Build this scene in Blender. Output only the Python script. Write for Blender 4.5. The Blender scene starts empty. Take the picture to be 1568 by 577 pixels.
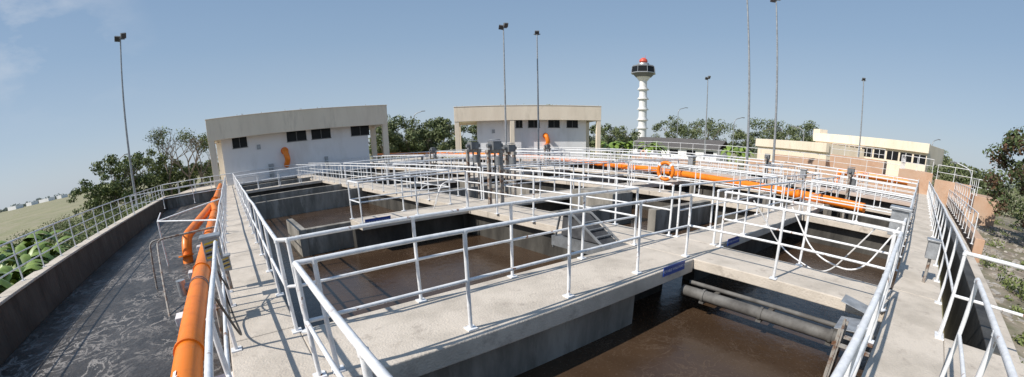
import bpy, math, random
import numpy as np
from mathutils import Vector, Matrix, noise
random.seed(7)
sc=bpy.context.scene
sc.view_settings.view_transform='Standard'; sc.view_settings.look='None'; sc.view_settings.exposure=0
R=math.radians
# ------------------------------------------------------------ materials
def mat(name,col,rough=.7,metal=0,var=None,scale=3.0,detail=6,lo=.35,hi=.65,bump=0,bscale=20,var2=None,scale2=.4,stretch=(1,1,1),p2=(.42,.62),spec=.5):
    m=bpy.data.materials.new(name); m.use_nodes=True
    nt=m.node_tree; N=nt.nodes; L=nt.links; b=N['Principled BSDF']
    b.inputs['Roughness'].default_value=rough; b.inputs['Metallic'].default_value=metal; b.inputs['Specular IOR Level'].default_value=spec
    geo=N.new('ShaderNodeNewGeometry'); mp=N.new('ShaderNodeMapping'); mp.inputs['Scale'].default_value=stretch
    L.new(geo.outputs['Position'],mp.inputs['Vector']); src=mp.outputs['Vector']
    c4=(*col,1)
    out=None
    if var:
        n=N.new('ShaderNodeTexNoise'); n.inputs['Scale'].default_value=scale; n.inputs['Detail'].default_value=detail; n.inputs['Roughness'].default_value=.65
        L.new(src,n.inputs['Vector'])
        r=N.new('ShaderNodeValToRGB'); r.color_ramp.elements[0].position=lo; r.color_ramp.elements[1].position=hi
        r.color_ramp.elements[0].color=(*var,1); r.color_ramp.elements[1].color=c4
        L.new(n.outputs['Fac'],r.inputs['Fac']); out=r.outputs['Color']
    if var2:
        n2=N.new('ShaderNodeTexNoise'); n2.inputs['Scale'].default_value=scale2; n2.inputs['Detail'].default_value=8; n2.inputs['Roughness'].default_value=.7
        L.new(src,n2.inputs['Vector'])
        r2=N.new('ShaderNodeValToRGB'); r2.color_ramp.elements[0].position=p2[0]; r2.color_ramp.elements[1].position=p2[1]
        mx=N.new('ShaderNodeMix'); mx.data_type='RGBA'; mx.inputs['B'].default_value=(*var2,1)
        L.new(n2.outputs['Fac'],r2.inputs['Fac']); L.new(r2.outputs['Color'],mx.inputs['Factor'])
        if out: L.new(out,mx.inputs['A'])
        else: mx.inputs['A'].default_value=c4
        out=mx.outputs['Result']
    if out: L.new(out,b.inputs['Base Color'])
    else: b.inputs['Base Color'].default_value=c4
    if bump:
        n3=N.new('ShaderNodeTexNoise'); n3.inputs['Scale'].default_value=bscale; n3.inputs['Detail'].default_value=6
        L.new(src,n3.inputs['Vector']); bp=N.new('ShaderNodeBump'); bp.inputs['Strength'].default_value=bump; bp.inputs['Distance'].default_value=.05
        L.new(n3.outputs['Fac'],bp.inputs['Height']); L.new(bp.outputs['Normal'],b.inputs['Normal'])
    return m
M={}
M['conc']=mat('concrete_top',(.60,.535,.455),.9,var=(.45,.40,.335),scale=.9,detail=12,lo=.36,hi=.56,bump=.3,bscale=35,var2=(.40,.35,.295),scale2=3.2,p2=(.55,.68))
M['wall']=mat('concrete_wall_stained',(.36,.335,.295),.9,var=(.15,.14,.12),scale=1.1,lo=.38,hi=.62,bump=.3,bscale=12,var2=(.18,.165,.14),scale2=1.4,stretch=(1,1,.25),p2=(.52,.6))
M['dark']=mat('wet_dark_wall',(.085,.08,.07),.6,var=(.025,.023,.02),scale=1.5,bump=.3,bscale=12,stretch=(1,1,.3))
M['white']=mat('rail_white_paint',(.82,.83,.84),.45,var=(.25,.11,.05),scale=6.5,detail=9,lo=.355,hi=.385,var2=(.66,.67,.68),scale2=9)
M['whitef']=mat('white_paint_far',(.82,.83,.84),.5,var=(.66,.64,.62),scale=2)
M['orange']=mat('orange_pipe_paint',(.90,.23,.012),.4,var=(.70,.165,.012),scale=2.5,lo=.25,hi=.5,bump=.05,bscale=8,var2=(.66,.25,.08),scale2=3,p2=(.6,.74))
M['steel']=mat('galvanised_steel',(.42,.44,.46),.45,.4,var=(.25,.26,.27),scale=6)
M['rust']=mat('rusty_steel',(.34,.32,.29),.8,.1,var=(.15,.07,.035),scale=7,lo=.38,hi=.52)
M['grey']=mat('grey_metal_cover',(.20,.21,.22),.6,.1,var=(.12,.125,.13),scale=4)
M['dgrey']=mat('dark_grey_metal',(.09,.092,.095),.75,0,var=(.04,.04,.045),scale=4,spec=.2)
M['pipeg']=mat('grey_pvc_pipe',(.17,.165,.155),.7,0,var=(.08,.075,.07),scale=3,spec=.3)
M['lens']=mat('lamp_glass',(.05,.05,.06),.15)
M['cream']=mat('cream_render',(.82,.72,.58),.85,var=(.72,.62,.49),scale=.6,lo=.3,hi=.55,var2=(.66,.57,.45),scale2=1.2,stretch=(1,1,.2),p2=(.52,.7))
M['bwhite']=mat('white_render',(.80,.80,.81),.85,var=(.66,.65,.64),scale=.5,lo=.25,hi=.5,stretch=(1,1,.3))
M['glass']=mat('dark_window',(.012,.013,.015),.35,spec=.2)
M['tan']=mat('tan_orange_render',(.58,.37,.25),.85,var=(.46,.29,.19),scale=1,var2=(.50,.36,.26),scale2=.5)
M['pink']=mat('pink_concrete',(.58,.47,.40),.85,var=(.46,.37,.31),scale=1.3)
M['roof']=mat('dark_roof',(.13,.12,.11),.8,var=(.09,.08,.075),scale=2)
M['blue']=mat('sign_blue',(.015,.06,.30),.4)
M['wtext']=mat('sign_white',(.8,.8,.8),.6)
M['yellow']=mat('hazard_yellow',(.75,.5,.03),.5)
M['black']=mat('hazard_black',(.02,.02,.02),.5)
M['red']=mat('red_paint',(.65,.10,.06),.5)
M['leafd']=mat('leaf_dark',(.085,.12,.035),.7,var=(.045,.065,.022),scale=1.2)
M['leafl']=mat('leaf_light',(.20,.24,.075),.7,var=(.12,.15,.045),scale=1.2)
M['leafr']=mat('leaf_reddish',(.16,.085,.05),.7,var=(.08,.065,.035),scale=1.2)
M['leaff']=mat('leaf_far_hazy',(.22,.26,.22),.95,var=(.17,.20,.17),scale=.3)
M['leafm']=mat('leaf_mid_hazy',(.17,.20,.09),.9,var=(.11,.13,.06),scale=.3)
M['banana']=mat('banana_leaf',(.24,.33,.06),.5,var=(.11,.18,.03),scale=2)
M['bark']=mat('bark',(.24,.20,.16),.9,var=(.14,.12,.09),scale=5)
M['ground']=mat('dry_ground',(.30,.28,.15),.95,var=(.17,.19,.08),scale=.06,detail=12,lo=.35,hi=.65,bump=.4,bscale=4,var2=(.32,.28,.19),scale2=.35)
M['soil']=mat('soil_debris',(.36,.30,.24),.95,var=(.14,.11,.085),scale=1.5,detail=12,lo=.35,hi=.6,bump=.6,bscale=6,var2=(.15,.15,.08),scale2=.6)
M['rock']=mat('rubble_rock',(.50,.47,.42),.9,var=(.24,.21,.18),scale=3)

def water(name,c1,c2,foam,sc_,fsc,flo,fhi,rough,bump,bsc,m0=.4,m1=.65,speck=0):
    m=bpy.data.materials.new(name); m.use_nodes=True; nt=m.node_tree;N=nt.nodes;L=nt.links;b=N['Principled BSDF']
    b.inputs['Roughness'].default_value=rough; b.inputs['Specular IOR Level'].default_value=.35
    g=N.new('ShaderNodeNewGeometry')
    n=N.new('ShaderNodeTexNoise'); n.inputs['Scale'].default_value=sc_; n.inputs['Detail'].default_value=8; n.inputs['Distortion'].default_value=1.0
    L.new(g.outputs['Position'],n.inputs['Vector'])
    r=N.new('ShaderNodeValToRGB'); r.color_ramp.elements[0].color=(*c1,1); r.color_ramp.elements[1].color=(*c2,1); r.color_ramp.elements[0].position=.35; r.color_ramp.elements[1].position=.65
    L.new(n.outputs['Fac'],r.inputs['Fac'])
    f=N.new('ShaderNodeTexNoise'); f.inputs['Scale'].default_value=fsc; f.inputs['Detail'].default_value=12; f.inputs['Roughness'].default_value=.66; f.inputs['Distortion'].default_value=1.1
    L.new(g.outputs['Position'],f.inputs['Vector'])
    s=N.new('ShaderNodeMath'); s.operation='SUBTRACT'; s.inputs[1].default_value=.5; L.new(f.outputs['Fac'],s.inputs[0])
    a=N.new('ShaderNodeMath'); a.operation='ABSOLUTE'; L.new(s.outputs[0],a.inputs[0])
    fr=N.new('ShaderNodeValToRGB'); fr.color_ramp.elements[0].position=flo; fr.color_ramp.elements[1].position=fhi
    fr.color_ramp.elements[0].color=(1,1,1,1); fr.color_ramp.elements[1].color=(0,0,0,1); L.new(a.outputs[0],fr.inputs['Fac'])
    n2=N.new('ShaderNodeTexNoise'); n2.inputs['Scale'].default_value=.6; n2.inputs['Detail'].default_value=6; L.new(g.outputs['Position'],n2.inputs['Vector'])
    mr=N.new('ShaderNodeMapRange'); mr.inputs[1].default_value=m0; mr.inputs[2].default_value=m1; L.new(n2.outputs['Fac'],mr.inputs[0])
    mu=N.new('ShaderNodeMath'); mu.operation='MULTIPLY'; L.new(fr.outputs['Color'],mu.inputs[0]); L.new(mr.outputs[0],mu.inputs[1])
    sp=N.new('ShaderNodeTexNoise'); sp.inputs['Scale'].default_value=24; sp.inputs['Detail'].default_value=3; L.new(g.outputs['Position'],sp.inputs['Vector'])
    sr=N.new('ShaderNodeMapRange'); sr.inputs[1].default_value=.56; sr.inputs[2].default_value=.72; sr.inputs[4].default_value=speck; L.new(sp.outputs['Fac'],sr.inputs[0])
    ad=N.new('ShaderNodeMath'); ad.operation='MAXIMUM'; L.new(mu.outputs[0],ad.inputs[0]); L.new(sr.outputs[0],ad.inputs[1])
    mx=N.new('ShaderNodeMix'); mx.data_type='RGBA'; L.new(ad.outputs[0],mx.inputs['Factor']); L.new(r.outputs['Color'],mx.inputs['A']); mx.inputs['B'].default_value=(*foam,1)
    L.new(mx.outputs['Result'],b.inputs['Base Color'])
    rr=N.new('ShaderNodeMapRange'); rr.inputs[3].default_value=rough; rr.inputs[4].default_value=.7; L.new(ad.outputs[0],rr.inputs[0]); L.new(rr.outputs[0],b.inputs['Roughness'])
    w=N.new('ShaderNodeTexNoise'); w.inputs['Scale'].default_value=bsc; w.inputs['Detail'].default_value=5; L.new(g.outputs['Position'],w.inputs['Vector'])
    bp=N.new('ShaderNodeBump'); bp.inputs['Strength'].default_value=bump; bp.inputs['Distance'].default_value=.05; L.new(w.outputs['Fac'],bp.inputs['Height']); L.new(bp.outputs['Normal'],b.inputs['Normal'])
    return m
M['wbrown']=water('brown_water',(.048,.029,.017),(.068,.042,.025),(.12,.085,.058),.6,2.0,.0,.02,.2,.16,5,m0=.5,m1=.7,speck=.25)
M['wgrey']=water('grey_water',(.040,.037,.035),(.072,.066,.061),(.33,.31,.29),1.3,1.5,.0,.032,.35,1.0,4,.40,.56,speck=.3)

# ------------------------------------------------------------ helpers
def P(u,v,z=0): return Vector((-.624*u+.814*v,.781*u+.581*v,z))
def pol(az,d,z=0): return Vector((math.sin(R(az))*d,math.cos(R(az))*d,z))
class MB:
    def __init__(s): s.v=[]; s.f=[]; s.m=[]
    def add(s,vs,fs,mi=0):
        n=len(s.v); s.v+= [tuple(q) for q in vs]; s.f+=[tuple(i+n for i in f) for f in fs]; s.m+=[mi]*len(fs)
    def hexa(s,c,mi=0):
        s.add(c,[(0,3,2,1),(4,5,6,7),(0,1,5,4),(1,2,6,5),(2,3,7,6),(3,0,4,7)],mi)
    def buv(s,u0,u1,v0,v1,z0,z1,mi=0):
        s.hexa([P(u0,v0,z0),P(u0,v1,z0),P(u1,v1,z0),P(u1,v0,z0),P(u0,v0,z1),P(u0,v1,z1),P(u1,v1,z1),P(u1,v0,z1)],mi)
    def box(s,c,ax,ay,az,sx,sy,sz,mi=0):
        q=[]
        for k in(-1,1):
            for i,j in((-1,-1),(1,-1),(1,1),(-1,1)):
                q.append(c+ax*(i*sx/2)+ay*(j*sy/2)+az*(k*sz/2))
        s.hexa(q,mi)
    def tube(s,pts,r,n=8,mi=0,cap=True,r1=None):
        pts=[Vector(p) for p in pts]; up=None; N=len(pts); vs=[]
        for i,p in enumerate(pts):
            if i==0: t=pts[1]-p
            elif i==N-1: t=p-pts[i-1]
            else: t=(pts[i+1]-p).normalized()+(p-pts[i-1]).normalized()
            t.normalize()
            if up is None:
                up=Vector((0,0,1)) if abs(t.z)<.9 else Vector((1,0,0))
            up=(up-t*up.dot(t)).normalized(); w=t.cross(up)
            rr=r if r1 is None else r+(r1-r)*i/(N-1)
            for k in range(n):
                a=2*math.pi*k/n; vs.append(p+(up*math.cos(a)+w*math.sin(a))*rr)
        fs=[]
        for i in range(N-1):
            for k in range(n):
                fs.append((i*n+k,i*n+(k+1)%n,(i+1)*n+(k+1)%n,(i+1)*n+k))
        if cap: fs.append(tuple(range(n-1,-1,-1))); fs.append(tuple((N-1)*n+k for k in range(n)))
        s.add(vs,fs,mi)
    def done(s,name,mats,parent=None,smooth=False,bevel=0):
        me=bpy.data.meshes.new(name); me.from_pydata(s.v,[],s.f)
        for x in mats: me.materials.append(M[x])
        me.polygons.foreach_set('material_index',s.m)
        if smooth: me.polygons.foreach_set('use_smooth',[True]*len(s.f))
        me.update(); o=bpy.data.objects.new(name,me); sc.collection.objects.link(o)
        if parent: o.parent=parent
        if bevel:
            b=o.modifiers.new('b','BEVEL'); b.width=bevel; b.segments=2; b.limit_method='ANGLE'
        if smooth:
            try: me.set_sharp_from_angle(angle=R(50))
            except Exception: pass
        return o
def empty(name,loc=(0,0,0)):
    o=bpy.data.objects.new(name,None); o.location=loc; sc.collection.objects.link(o); return o
def bend(pts,rad=.3,seg=6):
    out=[Vector(pts[0])]
    for i in range(1,len(pts)-1):
        p=Vector(pts[i]); a=(Vector(pts[i-1])-p); b=(Vector(pts[i+1])-p); r=min(rad,a.length*.45,b.length*.45)
        a=p+a.normalized()*r; b=p+b.normalized()*r
        for k in range(seg+1):
            t=k/seg; out.append(a*(1-t)**2+p*2*t*(1-t)+b*t*t)
    out.append(Vector(pts[-1])); return out

# ------------------------------------------------------------ railings
def railing(path,z=0,sp=1.65,h=1.2,r=.025,near=False,wob=.016,mid=(.62,)):
    mb=MB(); n=10 if near else 6
    for i in range(len(path)-1):
        a=P(*path[i],z); b=P(*path[i+1],z); d=b-a; L=d.length
        if L<.05: continue
        k=max(1,round(L/sp)); dn=d.normalized(); side=Vector((-dn.y,dn.x,0))
        tops=[]; mids=[[] for _ in mid]
        for j in range(k+1):
            if i>0 and j==0: p=last
            else:
                off=(random.uniform(-wob,wob),random.uniform(-wob,wob))
                p=(a+d*(j/k), a+d*(j/k)+side*off[0]+dn*off[1])
                mb.tube([p[0],p[1]+Vector((0,0,h))],r,n)
                mb.box(p[0]+Vector((0,0,.008)),dn,side,Vector((0,0,1)),.13,.13,.016)
                if near:
                    mb.tube([p[1]+Vector((0,0,h-.03)),p[1]+Vector((0,0,h+.006))],r*1.3,n)
            if j==k: last=p
            q0,q1=p; sag=random.uniform(-.008,.004)
            tops.append(q1+Vector((0,0,h)))
            for mi_,mm in enumerate(mid): mids[mi_].append(q0.lerp(q1,mm/h)+Vector((0,0,mm+sag)))
        mb.tube(tops,r*1.08,n)
        for mm in mids: mb.tube(mm,r*.85,n)
    return mb.done('railing',['white' ],smooth=True)
def slab(u0,u1,v0,v1,z=0,t=.2,mats=('conc',),name='concrete_walkway',seg=5.0):
    mb=MB(); g=.006
    if u1-u0>v1-v0:
        k=max(1,round((u1-u0)/seg)); s=(u1-u0)/k
        for i in range(k): mb.buv(u0+s*i+(g if i else 0),u0+s*(i+1)-(g if i<k-1 else 0),v0,v1,z-t,z)
    else:
        k=max(1,round((v1-v0)/seg)); s=(v1-v0)/k
        for i in range(k): mb.buv(u0,u1,v0+s*i+(g if i else 0),v0+s*(i+1)-(g if i<k-1 else 0),z-t,z)
    return mb.done(name,list(mats),bevel=.016)
def wall(u0,u1,v0,v1,z0,z1,m='wall',name='basin_wall',bv=.015):
    mb=MB(); mb.buv(u0,u1,v0,v1,z0,z1); return mb.done(name,[m],bevel=bv)

GZ=-1.6; WB=-.95; WG=-1.25
mb=MB(); nr=64; rad=[0,12,25,50,100,250,700,4000]; vs=[(0,0,GZ)]; fs=[]
for r_ in rad[1:]:
    for k in range(nr):
        a=2*math.pi*k/nr; vs.append((r_*math.cos(a),r_*math.sin(a),GZ))
for k in range(nr): fs.append((0,1+k,1+(k+1)%nr))
for i in range(len(rad)-2):
    for k in range(nr):
        fs.append((1+i*nr+k,1+(i+1)*nr+k,1+(i+1)*nr+(k+1)%nr,1+i*nr+(k+1)%nr))
mb.add(vs,fs); mb.done('ground',['ground'])
mb=MB(); mb.add([P(-.9,.2,WB),P(46,.2,WB),P(46,40,WB),P(-.9,40,WB)],[(0,3,2,1)]); mb.done('basin_water',['wbrown'])
mb=MB(); mb.add([P(-4,-.2,WG),P(46,-.2,WG),P(46,-6.7,WG),P(-4,-6.7,WG)],[(0,1,2,3)]); mb.done('channel_water',['wgrey'])

# ------------------------------------------------------------ walkways
slab(.055,46,-.45,.45)                       # A
slab(-.85,.05,-7,60)                         # E
slab(.055,46,7.0,8.4)                        # D
slab(.055,46,15.5,16.6); slab(.055,46,22.5,23.6)
slab(.055,46,30,31.5,mats=('pink',)); slab(.055,46,38,39.5,mats=('pink',))
slab(3.5,5.0,.455,6.995,t=.26,seg=7)               # C
cross=[(3.7,4.8,8.405,15.495),(11.4,12.6,3.4,6.995),(11.4,12.6,8.405,15.495),(21,22.1,8.405,15.495),(31,32,8.405,15.495),
 (3.7,4.8,16.605,22.495),(12,13,16.605,22.495),(22,23,16.605,22.495),(33,34,16.605,22.495),(8,9,23.605,29.995),(18,19,23.605,29.995),(30,31,23.605,29.995),
 (33,34,.455,6.995),(4,5,31.505,37.995),(16,17,31.505,37.995),(28,29,31.505,37.995)]
for c in cross: slab(*c)
slab(46.005,47.2,-7.2,40,name='concrete_walkway')
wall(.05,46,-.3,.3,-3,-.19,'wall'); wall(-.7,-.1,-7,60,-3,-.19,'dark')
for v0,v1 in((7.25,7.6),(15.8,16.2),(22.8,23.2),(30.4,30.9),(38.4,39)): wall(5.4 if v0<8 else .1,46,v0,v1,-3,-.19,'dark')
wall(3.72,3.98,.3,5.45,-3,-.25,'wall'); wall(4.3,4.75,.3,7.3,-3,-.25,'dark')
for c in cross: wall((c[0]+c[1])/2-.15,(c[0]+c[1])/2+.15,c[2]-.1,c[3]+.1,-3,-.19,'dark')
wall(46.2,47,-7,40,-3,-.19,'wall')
wall(12.75,13.0,2.0,5.9,-3,-.12,'wall','baffle_wall'); wall(12.7,15.5,1.75,1.995,-3,-.10,'wall','baffle_wall')
wall(22.6,22.9,.3,7.3,-3,-.02,'wall','baffle_wall'); wall(9.2,9.4,8.4,11.5,-3,-.1,'wall','baffle_wall')
wall(7.3,7.6,11.5,15.6,-3,-.05,'wall','baffle_wall'); wall(17,17.3,8.4,13.5,-3,-.05,'wall','baffle_wall')
wall(9.2,11.2,11.6,12.8,-3,.25,'wall','baffle_wall'); wall(14,20,11.8,12.1,-3,-.06,'wall','baffle_wall')
wall(27,27.3,.3,7.3,-3,-.02,'wall','baffle_wall'); wall(38,38.3,.3,7.3,-3,.1,'wall','baffle_wall')
wall(7,7.3,17,22.6,-3,-.05,'wall','baffle_wall'); wall(17,17.3,17,22.6,-3,-.05,'wall','baffle_wall')
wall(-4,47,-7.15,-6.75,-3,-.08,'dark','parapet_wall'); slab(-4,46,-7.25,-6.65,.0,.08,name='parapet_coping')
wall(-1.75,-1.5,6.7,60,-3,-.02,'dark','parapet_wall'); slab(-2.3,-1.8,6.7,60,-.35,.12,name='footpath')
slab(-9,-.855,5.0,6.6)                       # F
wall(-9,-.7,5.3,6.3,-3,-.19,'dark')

# ------------------------------------------------------------ railings
railing([(-.2,.42),(3.72,.42),(3.72,.62),(3.72,7.05),(.2,7.05)],near=True,sp=1.65)
railing([(.2,7.05),(.12,7.0),(.12,1.2)],near=True)
railing([(45.5,.42),(5.0-.02,.42),(4.9,.55),(4.9,6.98),(11.35,6.98)],near=True)
railing([(-.2,-.37),(6.6,-.37)],near=True,h=1.05,mid=(.55,))
railing([(7.4,-.40),(45.5,-.40)],h=1.05,mid=(.55,))
railing([(.12,8.35),(.12,60)],near=True)
railing([(-.78,-3),(-.78,4.95)],near=True); railing([(-.78,6.65),(-.78,60)],near=True)
railing([(-9,6.52),(-.78,6.52)],near=True); railing([(-9,5.08),(-2.2,5.08)],near=True)
railing([(.12,8.35),(3.6,8.35)],near=True); railing([(4.9,8.35),(11.3,8.35)],near=True)
railing([(3.78,8.4),(3.78,15.4)],near=True); railing([(4.72,8.4),(4.72,15.4)],near=True)
railing([(-4,-7.05),(46,-7.05)],near=True,sp=1.8,mid=(.42,.80))
railing([(11.46,7.0),(11.46,3.45),(12.54,3.45),(12.54,7.0),(45.5,7.0)])
railing([(-2.5,20),(-2.5,60)],z=-.35)
def rl(v,cuts,u0=.12,u1=45.5):
    s=u0
    for a,b in cuts+[(u1,u1)]:
        if a-s>.5: railing([(s,v),(a,v)])
        s=b
rl(8.35,[(11.4,12.6),(21,22.1),(31,32)],u0=12.6)
rl(15.55,[(3.7,4.8),(11.4,12.6),(21,22.1),(31,32)]); rl(16.55,[(3.7,4.8),(12,13),(22,23),(33,34)])
rl(22.55,[(3.7,4.8),(12,13),(22,23),(33,34)]); rl(23.55,[(8,9),(18,19),(30,31)])
rl(30.05,[(8,9),(18,19),(30,31)]); rl(31.45,[(4,5),(16,17),(28,29)]); rl(38.05,[(4,5),(16,17),(28,29)]); rl(39.4,[])
for c in cross[2:]:
    railing([(c[0]+.05,c[2]),(c[0]+.05,c[3])]); railing([(c[1]-.05,c[2]),(c[1]-.05,c[3])])
railing([(46.1,-7),(46.1,40)]); railing([(47.1,-7),(47.1,40)])
railing([(30,-.5),(30,-6.6)],sp=2.2)

# ------------------------------------------------------------ orange pipes
root=empty('orange_air_pipe')
mb=MB(); mb.tube([P(-3,-.98,0),P(21,-.98,0)],.18,24)
for u in(1.5,5.2,9.5,14,18,20.9): mb.tube([P(u-.03,-.98,0),P(u+.03,-.98,0)],.205,24)
mb.done('pipe_run',['orange'],root,True)
mb=MB(); pts=bend([P(45,-.98,.25),P(25,-.98,.25),P(17.5,-2.1,-.35),P(17.0,-2.2,-1.4)],.9)
mb.tube(pts,.2,24); mb.tube([P(17.05,-2.2,-.95),P(17.04,-2.2,-1.0)],.3,24); mb.tube([P(25.05,-.98,.25),P(25,-.98,.25)],.27,20)
mb.tube(bend([P(21,-.98,0),P(22.5,-.98,0),P(23.4,-1.1,.2)],.5),.18,20)
mb.done('drop_pipe',['orange'],root,True)
mb=MB()
for u in(4.6,7.4,10.6,14,17.5):
    mb.buv(u-.16,u+.16,-1.42,-.45,-.34,-.19)
    mb.buv(u-.07,u+.07,-1.05,-.9,-.19,-.12)
mb.done('pipe_brackets',['whitef'],root,bevel=.01)
mb=MB()
for u in(8.2,8.32): mb.tube([P(u,-.98,0),P(u+.02,-.98,0)],.195,24)
mb.tube([P(8.26,-1.15,.05),P(8.26,-1.35,.06)],.07,12); mb.tube([P(8.26,-1.3,.2),P(8.26,-1.3,-.1)],.09,12); mb.done('valve_clamps',['steel'],root,True)
mb=MB(); c=P(4.25,-1.045,.174); dn=(P(1,0)-P(0,0)).normalized(); sd=(P(0,1)-P(0,0)).normalized(); 
nz=Vector((sd.x*-.35,sd.y*-.35,.94)).normalized(); s2=nz.cross(dn).normalized()
def q(a,b): return c+dn*a+s2*b+nz*.006
mb.add([q(.12,-.02),q(.12,.02),q(-.02,.02),q(-.02,.05),q(-.11,0),q(-.02,-.05),q(-.02,-.02)],[tuple(range(7))]); mb.done('flow_arrow',['wtext'],root)
root=empty('orange_air_pipe')
L=[Vector((13.6,12.0,.35)),Vector((10.8,19.2,.4)),Vector((9.1,24.4,.42)),Vector((0,44,.6)),Vector((-14,54,1.0)),Vector((-19,56,1.15))]
mb=MB(); mb.tube(bend(L,2),.19,18)
for a,b in zip(L[:-1],L[1:]):
    k=int((b-a).length/3)
    for j in range(1,k+1):
        p=a.lerp(b,j/(k+.5)); d=(b-a).normalized(); mb.tube([p-d*.03,p+d*.03],.23,16)
mb.done('pipe_run',['orange'],root,True)
mb=MB()
for a,b in zip(L[:-2],L[1:-1]):
    k=int((b-a).length/3)
    for j in range(1,k+1):
        p=a.lerp(b,(j-.5)/(k+.5)); mb.box(p+Vector((0,0,-.95)),Vector((1,0,0)),Vector((0,1,0)),Vector((0,0,1)),.25,.25,1.6)
mb.done('pipe_supports',['wall'],root)
mb=MB(); mb.tube(bend([P(14,-.6,.3),P(14,-2.6,.25),P(10.6,-2.2,-1.4)],.3),.03,8); mb.tube(bend([P(14.3,-.6,.25),P(14.3,-2.9,.2),P(14,-3,-1.3)],.2),.03,8); mb.done('rusty_drain_pipe',['rust'],smooth=True)
mb=MB(); mb.tube([P(17.2,-.5,.9),P(17.2,-3.0,.5)],.028,8); mb.tube([P(14.2,-.5,.45),P(17.2,-3.0,.5)],.028,8); mb.tube([P(17.2,-3.0,.5),P(19.5,-3.2,.6)],.028,8); mb.tube([P(17.2,-3.0,.5),P(17.2,-3.0,-1.3)],.028,8); mb.done('white_pipe_frame',['white'],smooth=True)

# ------------------------------------------------------------ control boxes
def control_box(u,v,hz=.95,s=1):
    r=empty('control_box'); mb=MB()
    mb.tube([P(u,v,0),P(u,v,hz)],.035,8); mb.done('post',['rust'],r,True)
    mb=MB(); mb.buv(u-.14*s,u+.14*s,v-.16*s,v+.16*s,hz,hz+.42*s); mb.buv(u-.18*s,u+.18*s,v-.2*s,v+.2*s,hz+.421*s,hz+.47*s); mb.done('cabinet',['steel'],r,bevel=.01)
    mb=MB()
    for i in range(5):
        z0=hz+.04+i*.065*s
        mb.add([P(u-.145*s,v-.13*s,z0),P(u-.145*s,v+.13*s,z0+.03),P(u-.145*s,v+.13*s,z0+.03+.035*s),P(u-.145*s,v-.13*s,z0+.035*s)],[(0,1,2,3)],i%2)
    mb.done('hazard_stripes',['yellow','black'],r)
control_box(7.0,-.47,.72,.85); control_box(7.6,-.35,.35,.6); control_box(.25,9.2,.85,1.15); control_box(-.5,9.6,.5,.8); control_box(11.5,21.5,.95,1.1); control_box(5.5,22.3,.9,1)
mb=MB()
for k,du in enumerate((0,.18,.42)): mb.tube([P(5.9+du,-.42,0),P(5.95+du,-.42,.6+.2*k)],.022,8); mb.tube([P(5.9+du,-.42,.25),P(5.9+du,-.55,.25),P(5.9+du,-.6,-.3)],.02,8)
mb.box(P(6.1,-.43,.35),(P(1,0)-P(0,0)).normalized(),(P(0,1)-P(0,0)).normalized(),Vector((0,0,1)),.3,.08,.12)
mb.done('conduit_pipes',['rust'],smooth=True)
def gate(u,v,h=1.8,w=.5,d='v'):
    r=empty('sluice_gate'); mb=MB()
    o=(0,w/2) if d=='v' else (w/2,0)
    for s in(-1,1):
        a,b=u+o[0]*s,v+o[1]*s
        mb.buv(a-.05,a+.05,b-.05,b+.05,-.9,h)
    mb.buv(u-o[0]-.08,u+o[0]+.08,v-o[1]-.08,v+o[1]+.08,h,h+.12)
    mb.buv(u-o[0]-.04,u+o[0]+.04,v-o[1]-.04,v+o[1]+.04,.5,.58)
    mb.done('guide_frame',['rust'],r)
    mb=MB(); mb.tube([P(u,v,-.6),P(u,v,h+.35)],.03,8); mb.buv(u-.16,u+.16,v-.16,v+.16,h+.121,h+.4); mb.tube([P(u,v-.3,h+.26),P(u,v+.3,h+.26)],.07,12); mb.tube([P(u-.2,v,h-.4),P(u-.2,v,h-.1)],.12,12); mb.done('actuator',['grey'],r,True)
    c=P(u,v,h+.45); ring=[c+Vector((math.cos(t)*.18,math.sin(t)*.18,0)) for t in np.linspace(0,2*math.pi,17)]
    mb=MB(); mb.tube(ring,.015,6); mb.tube([ring[0],ring[8]],.012,6); mb.done('handwheel',['steel'],r,True)
gate(13.6,8.7,1.75); gate(11.2,8.0,1.75); gate(13.0,10.0,1.6,.5,'u')
gate(30,15.4,1.4); gate(20.5,15.4,1.4); gate(25,23,1.4)
gate(3.2,22.3,1.3); gate(10,29.8,1.4)
mb=MB()
for u,v in((.46,5.1),(.46,5.42)):
    mb.buv(u-.035,u+.035,v-.01,v+.01,-1.3,.22); mb.buv(u-.01,u+.01,v-.04,v+.04,-1.3,.20)
mb.tube([P(.46,5.1,.1),P(.46,5.42,-.1)],.014,6); mb.tube([P(.46,5.1,-.35),P(.46,5.42,-.6)],.014,6); mb.tube([P(.46,5.26,-1.2),P(.46,5.26,.3)],.018,8)
mb.buv(.05,.52,5.08,5.14,.0,.03); mb.buv(.05,.52,5.38,5.44,.0,.03)
mb.done('rusty_gate_guide',['rust'])
mb=MB(); mb.hexa([P(.1,5.75,.01),P(.1,6.3,.01),P(.62,6.3,-.05),P(.62,5.75,-.05),P(.1,5.75,.022),P(.1,6.3,.022),P(.62,6.3,-.038),P(.62,5.75,-.038)])
mb.hexa([P(.15,6.45,.005),P(.15,6.85,.005),P(.7,6.85,.12),P(.7,6.45,.12),P(.15,6.45,.017),P(.15,6.85,.017),P(.7,6.85,.132),P(.7,6.45,.132)])
mb.done('gate_cover_plate',['steel'],bevel=.004)
mb=MB()
mb.tube([P(3.45,6.62,-.52),P(.1,6.62,-.52)],.10,18)
for u in(.7,1.9,3.0): mb.tube([P(u,6.62,-.52),P(u+.05,6.62,-.52)],.118,18); mb.buv(u-.02,u+.07,6.55,7.3,-.66,-.62)
mb.tube([P(3.45,6.86,-.42),P(.1,6.86,-.42)],.04,12)
mb.done('service_pipe',['pipeg'],smooth=True)
r=empty('steel_weir_hood'); mb=MB()
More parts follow.
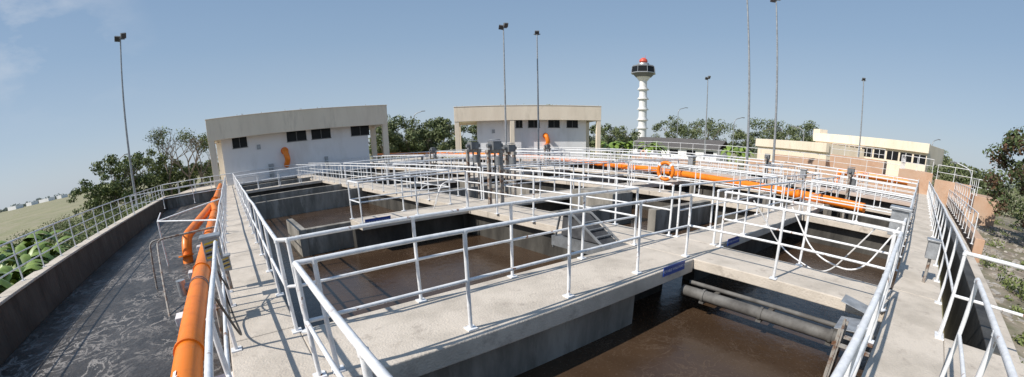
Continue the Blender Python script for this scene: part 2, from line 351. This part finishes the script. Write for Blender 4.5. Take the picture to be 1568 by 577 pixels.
mb.hexa([P(5.3,6.4,0),P(5.3,6.9,0),P(6.5,6.9,0),P(6.5,6.4,0),P(6.1,6.4,.5),P(6.1,6.9,.5),P(6.45,6.9,.5),P(6.45,6.4,.5)]); mb.done('hood',['dgrey'],r,bevel=.02)
mb=MB()
for v in(6.36,6.94): mb.tube([P(5.1,v,-.1),P(6.08,v,.52),P(6.48,v,.52),P(6.7,v,-.3)],.03,6)
for t in(.2,.45,.7): mb.buv(5.3+.8*t-.03,5.3+.8*t+.03,6.4,6.9,.5*t+.01,.04+.5*t)
mb.buv(5.02,6.7,6.3,6.99,-.25,-.02)
mb.done('frame',['grey'],r)
def hose(pts,r=.016,name='hose',m='whitef'):
    mb=MB(); mb.tube(bend(pts,.4,8),r,6); mb.done(name,[m],smooth=True)
hose([P(12,7.05,.9),P(11.9,6.4,.9),P(12,6.1,.2),P(12.3,6.1,-.6)]); hose([P(12.2,7.05,.8),P(12.2,6.5,.85),P(12.3,6.3,.1)]); hose([P(12.6,6.9,.7),P(12.6,5.9,.8),P(12.7,5.7,-.5)])
hose([P(3,8.4,1.1),P(2.4,8.9,.1),P(1.4,8.7,-.2),P(.6,8.6,1.0)],.015); hose([P(.2,8.4,1.1),P(.7,7.9,.2),P(1.6,8.2,.3),P(2.2,8.4,1.1)],.015); hose([P(13.9,9.3,1.0),P(13.9,9.9,1.0),P(13.9,10.2,-.6)]); 
hose([P(4.2,-.37,.9),P(5,-.25,.05),P(6,-.36,.1),P(6.8,-.45,.9)],.014,'cable','black'); hose([P(5.6,-.37,.8),P(6.2,-.3,.3),P(6.9,-.45,.7)],.012,'cable','black')
def lifebuoy(u,v,z,r=.36):
    e=empty('lifebuoy'); c=P(u,v,z); a=(P(1,0)-P(0,0)).normalized(); up=Vector((0,0,1))
    def arc(t0,t1,n): return [c+a*math.cos(t)*r+up*math.sin(t)*r for t in np.linspace(t0,t1,n)]
    mb=MB(); mb.tube(arc(0,2*math.pi,33),.075,12); mb.done('ring',['orange'],e,True)
    mb=MB()
    for k in range(4): mb.tube(arc(k*math.pi/2+.65,k*math.pi/2+.9,5),.08,12)
    mb.done('bands',['wtext'],e,True)
lifebuoy(9.4,15.35,.95)
lifebuoy(27,39.2,.8)
def sign(c,ax,nrm,w=.5,h=.13,txt='REMOVABLE WALKWAY NO.2'):
    e=empty('nameplate_sign'); up=Vector((0,0,1)); mb=MB(); mb.box(c,ax,nrm,up,w,.012,h); mb.done('plate',['blue'],e)
    cu=bpy.data.curves.new('lettering','FONT'); cu.body=txt; cu.size=h*.42; cu.align_x='CENTER'; cu.align_y='CENTER'
    o=bpy.data.objects.new('lettering',cu); sc.collection.objects.link(o); cu.materials.append(M['wtext']); o.parent=e
    rot=Matrix((ax,up,nrm)).transposed().to_4x4(); rot.translation=c+nrm*.010; o.matrix_world=rot
    return e
av=(P(0,1)-P(0,0)).normalized(); au=(P(1,0)-P(0,0)).normalized()
n_mu=Vector((av.y,-av.x,0)); 
sign(P(3.485,6.25,-.03),av,n_mu,.72,.17)
sign(P(11.38,3.9,.02),av,n_mu,.8,.2); sign(P(3.68,9.3,-.02),av,n_mu,.7,.16); sign(P(11.36,12.5,.02),av,n_mu,.9,.18)

# ------------------------------------------------------------ light poles
def lamp(loc,h,heads=2,yaw=0,r=.11,lean=(0,0)):
    e=empty('floodlight_pole'); mb=MB(); loc=Vector(loc); ld=Vector((lean[0],lean[1],0))
    mb.tube([loc,loc+Vector((0,0,h*.5))+ld*.5,loc+Vector((0,0,h))+ld],r,12,r1=r*.5)
    mb.tube([loc,loc+Vector((0,0,.06))],r*2.2,10)
    mb.done('mast',['steel'],e,True)
    top=loc+Vector((0,0,h))+ld; ax=Vector((math.cos(yaw),math.sin(yaw),0)); ay=Vector((-ax.y,ax.x,0))
    mb=MB(); mb.box(top,ax,ay,Vector((0,0,1)),.7,.08,.08)
    for s in ([-1,1] if heads==2 else [0]):
        f=(ay*-.8+Vector((0,0,-.55))+ax*s*.3).normalized(); u=ax.cross(f).normalized(); a2=f.cross(u)
        c=top+ax*s*.24+Vector((0,0,.15+.12*s)); mb.box(c,a2,f,u,.44,.2,.44,0); mb.box(c+f*.105,a2,f,u,.36,.02,.36,1); mb.box(c-f*.17,a2,f,u,.25,.16,.25,0)
    mb.done('floodlights',['grey','lens'],e,bevel=.02)
lamp(pol(-50.4,40,-.05),13.7,2,.9,lean=(.35,.3)); lamp(pol(-.4,40,0),13.3,2,.3); lamp(pol(4.2,42,0),13.1,1,0); lamp(pol(27.3,70,-1.6),14.5,2,0,.13)
lamp(pol(33.1,36,0),16.5,2,-.3,lean=(-.5,.3)); lamp(pol(36.5,36.5,0),14.4,2,-.4,lean=(-.3,.2)); lamp(pol(47,66,0),13,1,-.5,.13,lean=(-.3,.2))
def street(loc,h,yaw):
    e=empty('street_lamp'); loc=Vector(loc); d=Vector((math.cos(yaw),math.sin(yaw),0)); mb=MB()
    mb.tube(bend([loc,loc+Vector((0,0,h)),loc+Vector((0,0,h+.6))+d*2],1),.09,8); mb.done('pole',['steel'],e,True)
    mb=MB(); mb.box(loc+Vector((0,0,h+.6))+d*2.3,d,Vector((-d.y,d.x,0)),Vector((0,0,1)),.8,.3,.16); mb.done('head',['grey'],e,bevel=.03)
street(pol(-13.2,95,GZ),10.8,0); street(pol(23.5,110,GZ),12.5,0); street(pol(40,95,GZ),8.5,2.5); street(pol(-10.5,120,GZ),9,0); street(pol(55.2,110,GZ),10,0); street(pol(-51.5,90,GZ),8,0); street(pol(60,60,GZ),4.5,2); street(pol(31,100,GZ),10,0)
# ------------------------------------------------------------ buildings
def canopy_building(p0,p1,zt,zf,depth=12,midcol=None,pipe=.4,wins=((.12,.2),(.42,.53),(.56,.67),(.79,.9)),wx=(.08,.9)):
    e=empty('pump_house'); ax=(p1-p0); W=ax.length; ax.normalize(); back=Vector((-ax.y,ax.x,0)); 
    if back.y<0: back=-back
    up=Vector((0,0,1))
    f=lambda x,y,z: p0+ax*x+back*y+up*z
    def bx(mb,x0,x1,y0,y1,z0,z1,mi=0):
        mb.hexa([f(x0,y0,z0),f(x1,y0,z0),f(x1,y1,z0),f(x0,y1,z0),f(x0,y0,z1),f(x1,y0,z1),f(x1,y1,z1),f(x0,y1,z1)],mi)
    mb=MB(); bx(mb,0,W,0,.25,zf,zt); bx(mb,0,.25,.25,depth,zf,zt); bx(mb,W-.25,W,.25,depth,zf,zt); bx(mb,.25,W-.25,depth-.25,depth,zf,zt)
    bx(mb,.25,W-.25,.25,depth-.25,zf+.3,zf+.5); bx(mb,-.05,W+.05,-.05,.2,zt,zt+.08)
    mb.done('roof_fascia',['cream'],e,bevel=.02)
    mb=MB(); xs=[0.02,W-.62]+([midcol*W] if midcol else [])
    for x in xs: 
        bx(mb,x,x+.6,.05,.6,0,zf)
        if x!=xs[-1] or not midcol: bx(mb,x,x+.6,depth*.5,depth*.5+.6,0,zf)
    mb.done('columns',['cream'],e,bevel=.02)
    mb=MB(); bx(mb,W*wx[0],W*wx[1],1.3,depth-.5,-1.6,zf+.3); mb.done('walls',['bwhite'],e)
    mb=MB()
    for a,b in wins: bx(mb,W*a,W*b,1.26,1.4,zf-1.0,zf+.1)
    mb.done('windows',['glass'],e)
    mb=MB()
    for a,b in wins:
        bx(mb,W*a-.06,W*b+.06,1.22,1.3,zf-1.08,zf-1.0); bx(mb,W*(a+b)/2-.03,W*(a+b)/2+.03,1.23,1.3,zf-1.0,zf+.1)
    mb.done('window_frames',['grey'],e)
    x=W*pipe; mb=MB(); mb.tube(bend([f(x,1.3,2.8),f(x,.6,2.8),f(x+.25,.4,1.9),f(x,1.1,1.2)],.5),.30,16); mb.tube([f(x,1.28,2.8),f(x,1.2,2.8)],.42,16); mb.done('vent_pipe',['orange'],e,True)
    mb=MB(); bx(mb,W*.3,W*.33,1.15,1.32,.2,1.6); bx(mb,W*.62,W*.64,1.15,1.32,.5,1.7); bx(mb,W*.25,W*.27,1.2,1.32,3.3,3.8); mb.done('junction_boxes',['steel'],e)
    mb=MB(); 
    for i in range(10): 
        xx=random.uniform(.3,W-.3); mb.tube([f(xx,.12,zt+.05),f(xx,.12,zt+.22)],.025,5)
    mb.done('starter_bars',['rust'],e)
Pl=Vector((-30.2,35.2,0)); canopy_building(Pl,Vector((-13.8,45.6,0)),6.9,4.75,wx=(.06,.89))
canopy_building(Vector((-7.4,55.5,0)),Vector((13.2,57.2,0)),7.0,5.0,midcol=.37,wx=(.15,.91),wins=((.415,.46),(.5,.58),(.64,.72),(.77,.85)),pipe=.62)
mb=MB(); mb.hexa([Pl+Vector((-4,-1.5,-1.7)),Pl+Vector((17.5,13,-1.7)),Vector((-12,70,-1.7)),Vector((-45,50,-1.7)),Pl+Vector((-4,-1.5,-.02)),Pl+Vector((17.5,13,-.02)),Vector((-12,70,-.02)),Vector((-45,50,-.02))]); mb.done('plant_platform',['conc'])
e=empty('control_tower'); c=pol(18.7,200,GZ); 
def ring(mb,z0,z1,r0,r1,n=24,mi=0): mb.tube([c+Vector((0,0,z0)),c+Vector((0,0,z1))],r0,n,mi,True,r1)
mb=MB(); ring(mb,0,33,2.1,1.8)
for z in(10,14,19,24,28.5): ring(mb,z,z+.35,2.8,2.8); ring(mb,z+.35,z+1.0,2.3,2.3)
ring(mb,33,35,2.2,3.6); mb.done('shaft',['whitef'],e,True)
mb=MB(); ring(mb,34.6,36.6,3.8,5.8,8); ring(mb,39.3,40,5.6,5.0,8); mb.done('cab_rims',['grey'],e)
mb=MB(); ring(mb,36.6,39.3,5.7,5.4,8); mb.done('cab_glazing',['glass'],e)
mb=MB()
for k in range(8):
    a=2*math.pi*k/8
    mb.tube([c+Vector((5.9*math.sin(a),5.9*math.cos(a),36.4)),c+Vector((5.6*math.sin(a),5.6*math.cos(a),39.3))],.15,6)
ring(mb,36.2,36.6,6.1,6.1,8); ring(mb,40,41.2,3,2.6); mb.done('cab_frames',['steel'],e)
mb=MB(); ring(mb,41.2,42,1.3,2.0); ring(mb,42,43,2.0,1.8); ring(mb,43,43.8,1.8,.7); mb.tube([c+Vector((1,0,41)),c+Vector((1,0,45))],.08,5); mb.done('red_beacon',['red'],e)
def shed(p0,p1,depth,h,name,wm,rm,rh=1.5):
    e=empty(name); ax=p1-p0; W=ax.length; ax.normalize(); bk=Vector((-ax.y,ax.x,0)); 
    if bk.y<0: bk=-bk
    f=lambda x,y,z: p0+ax*x+bk*y+Vector((0,0,z))
    mb=MB(); mb.hexa([f(0,0,GZ),f(W,0,GZ),f(W,depth,GZ),f(0,depth,GZ),f(0,0,h),f(W,0,h),f(W,depth,h),f(0,depth,h)]); mb.done('walls',[wm],e)
    mb=MB(); mb.add([f(-.5,-.8,h-.1),f(W+.5,-.8,h-.1),f(W+.5,depth/2,h+rh),f(-.5,depth/2,h+rh),f(-.5,depth+.8,h-.1),f(W+.5,depth+.8,h-.1)],[(0,1,2,3),(3,2,5,4)]); mb.done('roof',[rm],e)
    mb=MB()
    for i in range(5):
        x=W*(i+.3)/5; mb.hexa([f(x,-.03,h-1.6),f(x+W*.1,-.03,h-1.6),f(x+W*.1,.05,h-1.6),f(x,.05,h-1.6),f(x,-.03,h-.6),f(x+W*.1,-.03,h-.6),f(x+W*.1,.05,h-.6),f(x,.05,h-.6)])
    mb.done('windows',['glass'],e)
shed(pol(17.5,95),pol(29,88),10,1.4,'dark_roofed_shed','bwhite','roof',1.9)
def block(p0,p1,depth,z0,z1,name,wins=0,m='cream'):
    e=empty(name); ax=p1-p0; W=ax.length; ax.normalize(); bk=Vector((-ax.y,ax.x,0))
    if bk.dot(p0)<0: bk=-bk
    f=lambda x,y,z: p0+ax*x+bk*y+Vector((0,0,z))
    def bx(mb,x0,x1,y0,y1,a,b): mb.hexa([f(x0,y0,a),f(x1,y0,a),f(x1,y1,a),f(x0,y1,a),f(x0,y0,b),f(x1,y0,b),f(x1,y1,b),f(x0,y1,b)])
    mb=MB(); bx(mb,0,W,0,depth,z0,z1-.005); bx(mb,-.3,W+.3,-.5,.3,z1-1.5,z1+.1); mb.done('walls',[m],e,bevel=.02)
    if wins:
        mb=MB(); mb2=MB()
        for i in range(wins):
            x=W*(i+.08)/wins; bx(mb,x,x+W/wins*.86,-.05,.1,z1-3.4,z1-1.9); bx(mb2,x+W/wins*.4,x+W/wins*.44,-.08,-.05,z1-3.4,z1-1.9)
        mb.done('windows',['glass'],e); mb2.done('window_frames',['whitef'],e)
    return e
block(pol(34.3,95),pol(43,80),10,-1.6,4.2,'cream_annex',0)
block(pol(41.5,92),pol(54.8,84),12,-1.6,6.3,'cream_office_building',9)
mb=MB(); p=pol(42,94); mb.box(p+Vector((0,0,6.3)),Vector((1,0,0)),Vector((0,1,0)),Vector((0,0,1)),2,2,2); mb.done('rooftop_tank_room',['cream'])
def tanb(u0,u1,v0,v1,z): 
    mb=MB(); mb.buv(u0,u1,v0,v1,-1.6,z); mb.done('tan_tank_wall',['tan'],bevel=.02)
tanb(2,18,46,47,1.0); tanb(-1,2,44,55,1.9); tanb(-4.2,-1.2,42,43,1.5); tanb(18,32,44,44.6,.4); tanb(-3.2,-2.6,27,42,.35); tanb(4,10,52,56,2.4); tanb(-6,-4.2,38,44,.9); tanb(10,16,50,52,1.7); tanb(-3.0,-2.6,20,27,-.1)
railing([(2,46.2),(18,46.2),(32,44.3)],z=1.0); railing([(-.9,44.2),(1.9,44.2),(1.9,54)],z=1.9); railing([(-2.9,27),(-2.9,42)],z=.35,near=True); railing([(4.1,52.2),(9.9,52.2)],z=2.4); railing([(-4.1,42.1),(-1.3,42.1)],z=1.5); railing([(-5.9,38.1),(-4.3,38.1),(-4.3,44)],z=.9)
mb=MB()
mb.tube([P(1,41.5,.9),P(6,41.5,.9)],.3,12); mb.tube(bend([P(6,41.5,.9),P(7,41.5,.9),P(7,41.5,-.8)],.5),.3,12); mb.done('orange_air_pipe',['orange'],smooth=True)

# ------------------------------------------------------------ vegetation
def leaf_cloud(centers,radii,n,size,flat=.8,seed=0):
    g=np.random.default_rng(seed)
    k=len(centers); R3=np.array(radii); pr=R3**2/np.sum(R3**2); idx=g.choice(k,n,p=pr); d=g.normal(size=(n,3)); d/=np.linalg.norm(d,axis=1)[:,None]
    rr=g.random(n)**.45
    c=np.array(centers)[idx]; r=np.array(radii)[idx]
    pos=c+d*(rr*r)[:,None]*np.array([1,1,flat])
    nrm=d+g.normal(scale=.6,size=(n,3)); nrm/=np.linalg.norm(nrm,axis=1)[:,None]
    t=np.cross(nrm,g.normal(size=(n,3))); t/=np.linalg.norm(t,axis=1)[:,None]; b=np.cross(nrm,t)
    s=size*(.6+.8*g.random(n))[:,None]
    vs=np.stack([pos-t*s,pos+b*s*.5,pos+t*s,pos-b*s*.5],1).reshape(-1,3)
    fs=np.arange(4*n).reshape(-1,4)
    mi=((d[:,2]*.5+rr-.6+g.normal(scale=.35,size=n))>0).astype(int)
    return vs,fs,mi
def leaf_obj(name,centers,radii,n,size,mats,parent=None,seed=0,flat=.8):
    vs,fs,mi=leaf_cloud(centers,radii,n,size,flat,seed)
    me=bpy.data.meshes.new(name); me.from_pydata(vs.tolist(),[],fs.tolist())
    for x in mats: me.materials.append(M[x])
    me.polygons.foreach_set('material_index',mi.tolist()); me.update()
    o=bpy.data.objects.new(name,me); sc.collection.objects.link(o)
    if parent: o.parent=parent
    return o
def tree(loc,h,cr,seed,n=3500,leaf=.22,mats=('leafd','leafl'),name='tree',bare=False,low=.66,vr=.36,cl=(.2,.4)):
    rd=random.Random(seed); e=empty(name); loc=Vector(loc); mb=MB(); tips=[]
    def grow(p,d,l,r,lev):
        q_=p+d*l; m_=p.lerp(q_,.5)+Vector((rd.uniform(-1,1),rd.uniform(-1,1),0))*l*.07
        mb.tube([p,m_,q_],r,6,0,False,r*.65)
        if lev==0 or l<.3: tips.append(q_); return
        for k in range(rd.choice((2,3,3)) if lev>1 else 3):
            nd=(d+Vector((rd.uniform(-1,1),rd.uniform(-1,1),rd.uniform(-.25,.7)))*.85).normalized()
            grow(q_,nd,l*rd.uniform(.6,.8),r*.6,lev-1)
        if lev<=2: tips.append(q_)
    grow(loc,Vector((rd.uniform(-.1,.1),rd.uniform(-.1,.1),1)).normalized(),h*(.27 if bare else .33),h*(.018 if bare else .022),5 if bare else 3)
    mb.done('trunk_and_limbs',['bark'],e,True)
    cz=loc.z+h*low; cs=[];rs=[]
    for t in tips[:60]:
        v=(t-Vector((loc.x,loc.y,cz)))
        if not bare and low<.6: v=Vector((rd.uniform(-1,1)*cr,rd.uniform(-1,1)*cr,rd.uniform(-1,1)*h*vr))
        l=math.sqrt((v.x/cr)**2+(v.y/cr)**2+(v.z/(h*vr))**2)
        if l>1: v/=l
        cs.append((loc.x+v.x,loc.y+v.y,cz+v.z)); rs.append(cr*rd.uniform(*cl) if not bare else cr*.2)
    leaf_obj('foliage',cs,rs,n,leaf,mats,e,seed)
    return e
for i,(az,d,h,cr,n) in enumerate(((-54.8,57,4.6,2.8,2200),(-53,56,6.6,3.2,2800),(-50.6,56,7.4,3.6,3400),(-48.2,58,7.2,3.4,2800),(-46,60,5.6,3.2,2400),(-43.5,60,4.6,3,2000),(-41.8,62,5.0,3,2000))):
    tree(pol(az,d,GZ),h,cr,1+i,n,.17,low=.54,vr=.44,cl=(.16,.32))
tree(pol(-46,57,GZ),11.5,5,15,900,.12,bare=True,name='sparse_tree'); tree(pol(-43.5,56,GZ),11,5,16,900,.12,bare=True,name='sparse_tree'); tree(pol(-42,58,GZ),9.5,4,18,700,.12,bare=True,name='sparse_tree')
for i,(az,d,h,cr) in enumerate(((-15.5,85,10.2,5.5),(-12.5,88,10.3,6),(-9.5,84,9.6,5),(-18,80,8.5,4),(-7,95,9,5),(3.5,100,13,6),(1,100,11.5,5),(6,100,11.5,5),(-11,80,7,4),(-14,80,7,4),
  (25,130,14,7),(22.5,135,11,6),(28,128,12,7),(35.5,125,12.5,7),(38.5,122,13,7),(41,125,10,6),(33,125,9,5),(16,120,8,5),(13.8,110,8,4),(57,100,6.5,5),(60,95,5.5,5),(54.5,120,9,6),(11.5,115,8,4),(58.5,80,5.5,4),(37,110,9,5))):
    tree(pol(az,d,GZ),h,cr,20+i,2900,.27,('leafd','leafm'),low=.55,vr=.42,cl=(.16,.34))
tree(pol(67.8,33,GZ),7.6,3.2,50,6500,.13,('leafr','leafd'),low=.58,vr=.42,cl=(.16,.32)); tree(pol(72,30,GZ),8,3.4,51,6500,.13,('leafr','leafd'),low=.55,vr=.45); tree(pol(70,42,GZ),6,3.5,52,5000,.14,('leafd','leafl'),low=.5,vr=.48)
tree(pol(63.5,60,GZ),4.5,3,53,2500,.15,('leafd','leafm'),low=.5,vr=.48)
cs=[];rs=[]
for i in range(480):
    az=-80+160*i/480+random.uniform(-.3,.3); d=random.uniform(260,380)
    if az<-54: d=random.uniform(700,900)
    h=random.uniform(2.5,7.5)*(.8 if abs(az)>50 else 1); p=pol(az,d,GZ); cs.append((p.x,p.y,GZ+h*.5)); rs.append(h*.8*(1.5 if az<-54 else 1))
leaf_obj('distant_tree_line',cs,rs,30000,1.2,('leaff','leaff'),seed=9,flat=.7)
def banana(loc,h,seed,name='banana_plant'):
    rd=random.Random(seed); loc=Vector(loc); e=empty(name); mb=MB(); mb.tube([loc,loc+Vector((0,0,h*.5))],.1,8,0,True,.06); mb.done('stem',['leafl'],e,True)
    mb=MB(); 
    for k in range(12):
        a=rd.uniform(0,6.28); d=Vector((math.cos(a),math.sin(a),0)); sdv=Vector((-d.y,d.x,0)); l=h*rd.uniform(.5,.75); lift=rd.uniform(.6,1.4); b0=loc+Vector((0,0,h*.48)); vs=[];n=8
        for i in range(n+1):
            t=i/n; p=b0+d*l*t*.8+Vector((0,0,l*(lift*t-1.15*t*t))); w=.22*h/3*math.sin(math.pi*min(1,t*.92+.08))**.6*(1+.25*rd.uniform(-1,1))
            vs+= [p-sdv*w-Vector((0,0,w*.4)),p,p+sdv*w-Vector((0,0,w*.4))]
        fs=[]
        for i in range(n): fs+=[(3*i,3*i+1,3*i+4,3*i+3),(3*i+1,3*i+2,3*i+5,3*i+4)]
        mb.add(vs,fs)
    mb.done('leaves',['banana'],e,True)
rb=random.Random(5)
for i in range(22): banana(P(rb.uniform(6.5,22),-8.0-rb.random()*3.2,GZ),rb.uniform(2.5,3.5),100+i)
for i,az in enumerate((14.3,15.2,16.4,17.2,19.8,21,30.5,31.8,32.6)): banana(pol(az,75+i,GZ),5.2,130+i,'palm_plant')
cs=[];rs=[]
for i in range(380):
    u=random.uniform(5,60); v=-7.9-random.random()**1.5*12; p=P(u,v,GZ); r_=random.uniform(.3,1.0)*(1.35 if u>22 else .75); cs.append((p.x,p.y,GZ+r_*.65)); rs.append(r_)
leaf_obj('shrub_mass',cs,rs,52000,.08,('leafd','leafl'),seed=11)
cs=[];rs=[]
for i in range(150):
    u=-4-random.random()*14; v=random.uniform(9,60); p=P(u,v,GZ); r_=random.uniform(.2,.75); cs.append((p.x,p.y,GZ+r_*.5+.1)); rs.append(r_)
leaf_obj('shrub_mass',cs,rs,15000,.08,('leafd','leafl'),seed=12)
mb=MB(); mb.add([P(-2.4,6.7,GZ+.6),P(-2.4,60,GZ+.6),P(-22,60,GZ+.02),P(-22,2,GZ+.02),P(-9.2,5,GZ+.3)],[(0,1,2,3,4)]); mb.done('soil_bank',['soil'])
mb=MB()
for i in range(900):
    u=-2.7-random.random()**1.4*9; v=random.uniform(6.8,40); s=random.uniform(.03,.18); c=P(u,v,GZ+.57-(-2.4-u)*.03)
    q8=[c+Vector((random.uniform(.6,1)*a*s,random.uniform(.6,1)*b*s,random.uniform(.3,.7)*k*s)) for k in(-1,1) for a,b in((-1,-1),(1,-1),(1,1),(-1,1))]
    mb.hexa(q8)
mb.done('rubble',['rock'])
cs=[];rs=[]
for i in range(80):
    p=P(-3-random.random()*6,random.uniform(8,26),GZ+.5); r_=random.uniform(.15,.45); cs.append((p.x,p.y,p.z+r_*.5)); rs.append(r_)
leaf_obj('weeds',cs,rs,8000,.06,('leafd','leafl'),seed=15)
mb=MB()
for az,d,w in((-63.6,650,22),(-61.8,680,14),(-60.2,700,26),(-58.5,690,12)): mb.box(pol(az,d,GZ+2),Vector((1,0,0)),Vector((0,1,0)),Vector((0,0,1)),w,10,4.5)
mb.done('distant_sheds',['bwhite'])

# ------------------------------------------------------------ light
SAZ,SEL=-118,43
w=bpy.data.worlds.new("World"); sc.world=w; w.use_nodes=True; nt=w.node_tree;N=nt.nodes;Lk=nt.links
sky=N.new('ShaderNodeTexSky'); sky.sky_type='NISHITA'; sky.sun_disc=False; sky.sun_elevation=R(SEL); sky.sun_rotation=R(SAZ); sky.air_density=1.0; sky.dust_density=1.0; sky.ozone_density=1.5
bg=N['Background']; bg.inputs['Strength'].default_value=.1
tc=N.new('ShaderNodeTexCoord'); sx=N.new('ShaderNodeSeparateXYZ'); Lk.new(tc.outputs['Generated'],sx.inputs[0])
hr=N.new('ShaderNodeValToRGB'); cr_=hr.color_ramp; cr_.elements[0].position=0; cr_.elements[0].color=(.53,.61,.70,1); cr_.elements[1].position=.75; cr_.elements[1].color=(.14,.255,.45,1)
for pos,col in((.1,(.43,.545,.68,1)),(.25,(.31,.445,.62,1)),(.45,(.22,.35,.55,1))):
    el=cr_.elements.new(pos); el.color=col
Lk.new(sx.outputs['Z'],hr.inputs['Fac'])
hs=N.new('ShaderNodeVectorMath'); hs.operation='SCALE'; hs.inputs['Scale'].default_value=10; Lk.new(hr.outputs['Color'],hs.inputs[0])
hm=N.new('ShaderNodeMix'); hm.data_type='RGBA'; hm.inputs['Factor'].default_value=.8; Lk.new(sky.outputs[0],hm.inputs['A']); Lk.new(hs.outputs['Vector'],hm.inputs['B'])
nz_=N.new('ShaderNodeTexNoise'); nz_.inputs['Scale'].default_value=3.2; nz_.inputs['Detail'].default_value=9; nz_.inputs['Roughness'].default_value=.6
mp=N.new('ShaderNodeMapping'); mp.inputs['Scale'].default_value=(1,1,2.4); Lk.new(tc.outputs['Generated'],mp.inputs['Vector']); Lk.new(mp.outputs['Vector'],nz_.inputs['Vector'])
cr=N.new('ShaderNodeMapRange'); cr.inputs[1].default_value=.47; cr.inputs[2].default_value=.70; cr.inputs[4].default_value=.75; Lk.new(nz_.outputs['Fac'],cr.inputs[0])
ml=N.new('ShaderNodeMapRange'); ml.inputs[1].default_value=-.68; ml.inputs[2].default_value=-.83; ml.inputs[3].default_value=0; ml.inputs[4].default_value=1; Lk.new(sx.outputs['X'],ml.inputs[0])
mz=N.new('ShaderNodeMapRange'); mz.inputs[1].default_value=.12; mz.inputs[2].default_value=.3; Lk.new(sx.outputs['Z'],mz.inputs[0])
mm=N.new('ShaderNodeMath'); mm.operation='MULTIPLY'; Lk.new(cr.outputs[0],mm.inputs[0]); Lk.new(ml.outputs[0],mm.inputs[1])
mm2=N.new('ShaderNodeMath'); mm2.operation='MULTIPLY'; Lk.new(mm.outputs[0],mm2.inputs[0]); Lk.new(mz.outputs[0],mm2.inputs[1])
mx=N.new('ShaderNodeMix'); mx.data_type='RGBA'; mx.inputs['B'].default_value=(7.2,7.5,8.0,1); Lk.new(hm.outputs['Result'],mx.inputs['A']); Lk.new(mm2.outputs[0],mx.inputs['Factor']); Lk.new(mx.outputs['Result'],bg.inputs[0])
Ld=bpy.data.lights.new('sun','SUN'); Ld.energy=5.0; Ld.angle=R(.5); Ld.color=(1,.94,.86); lo=bpy.data.objects.new('sun',Ld); sc.collection.objects.link(lo)
s=Vector((math.sin(R(SAZ))*math.cos(R(SEL)),math.cos(R(SAZ))*math.cos(R(SEL)),math.sin(R(SEL)))); lo.rotation_euler=s.to_track_quat('Z','Y').to_euler()

# ------------------------------------------------------------ camera (wide fisheye lens)
c=bpy.data.cameras.new("camera"); co=bpy.data.objects.new("camera",c); sc.collection.objects.link(co); sc.camera=co
co.location=(0,0,2.15)
co.rotation_euler=(Matrix.Rotation(R(70),3,'X')@Matrix.Rotation(-.0227,3,'Z')).to_euler()
c.clip_start=.05; c.clip_end=6000; c.sensor_fit='HORIZONTAL'; c.lens=13; c.type='PANO'
src=c if hasattr(c,'panorama_type') else c.cycles
src.panorama_type='FISHEYE_LENS_POLYNOMIAL'; src.fisheye_fov=R(220)
K=1200/1568*36; r=np.linspace(0,22,200); th=2*np.arctan(r/K); A=np.stack([r,r**2,r**3,r**4],1); k=np.linalg.lstsq(A,th,rcond=None)[0]
src.fisheye_polynomial_k0=0
for i in range(4): setattr(src,'fisheye_polynomial_k%d'%(i+1),-float(k[i]))
c.shift_y=.24
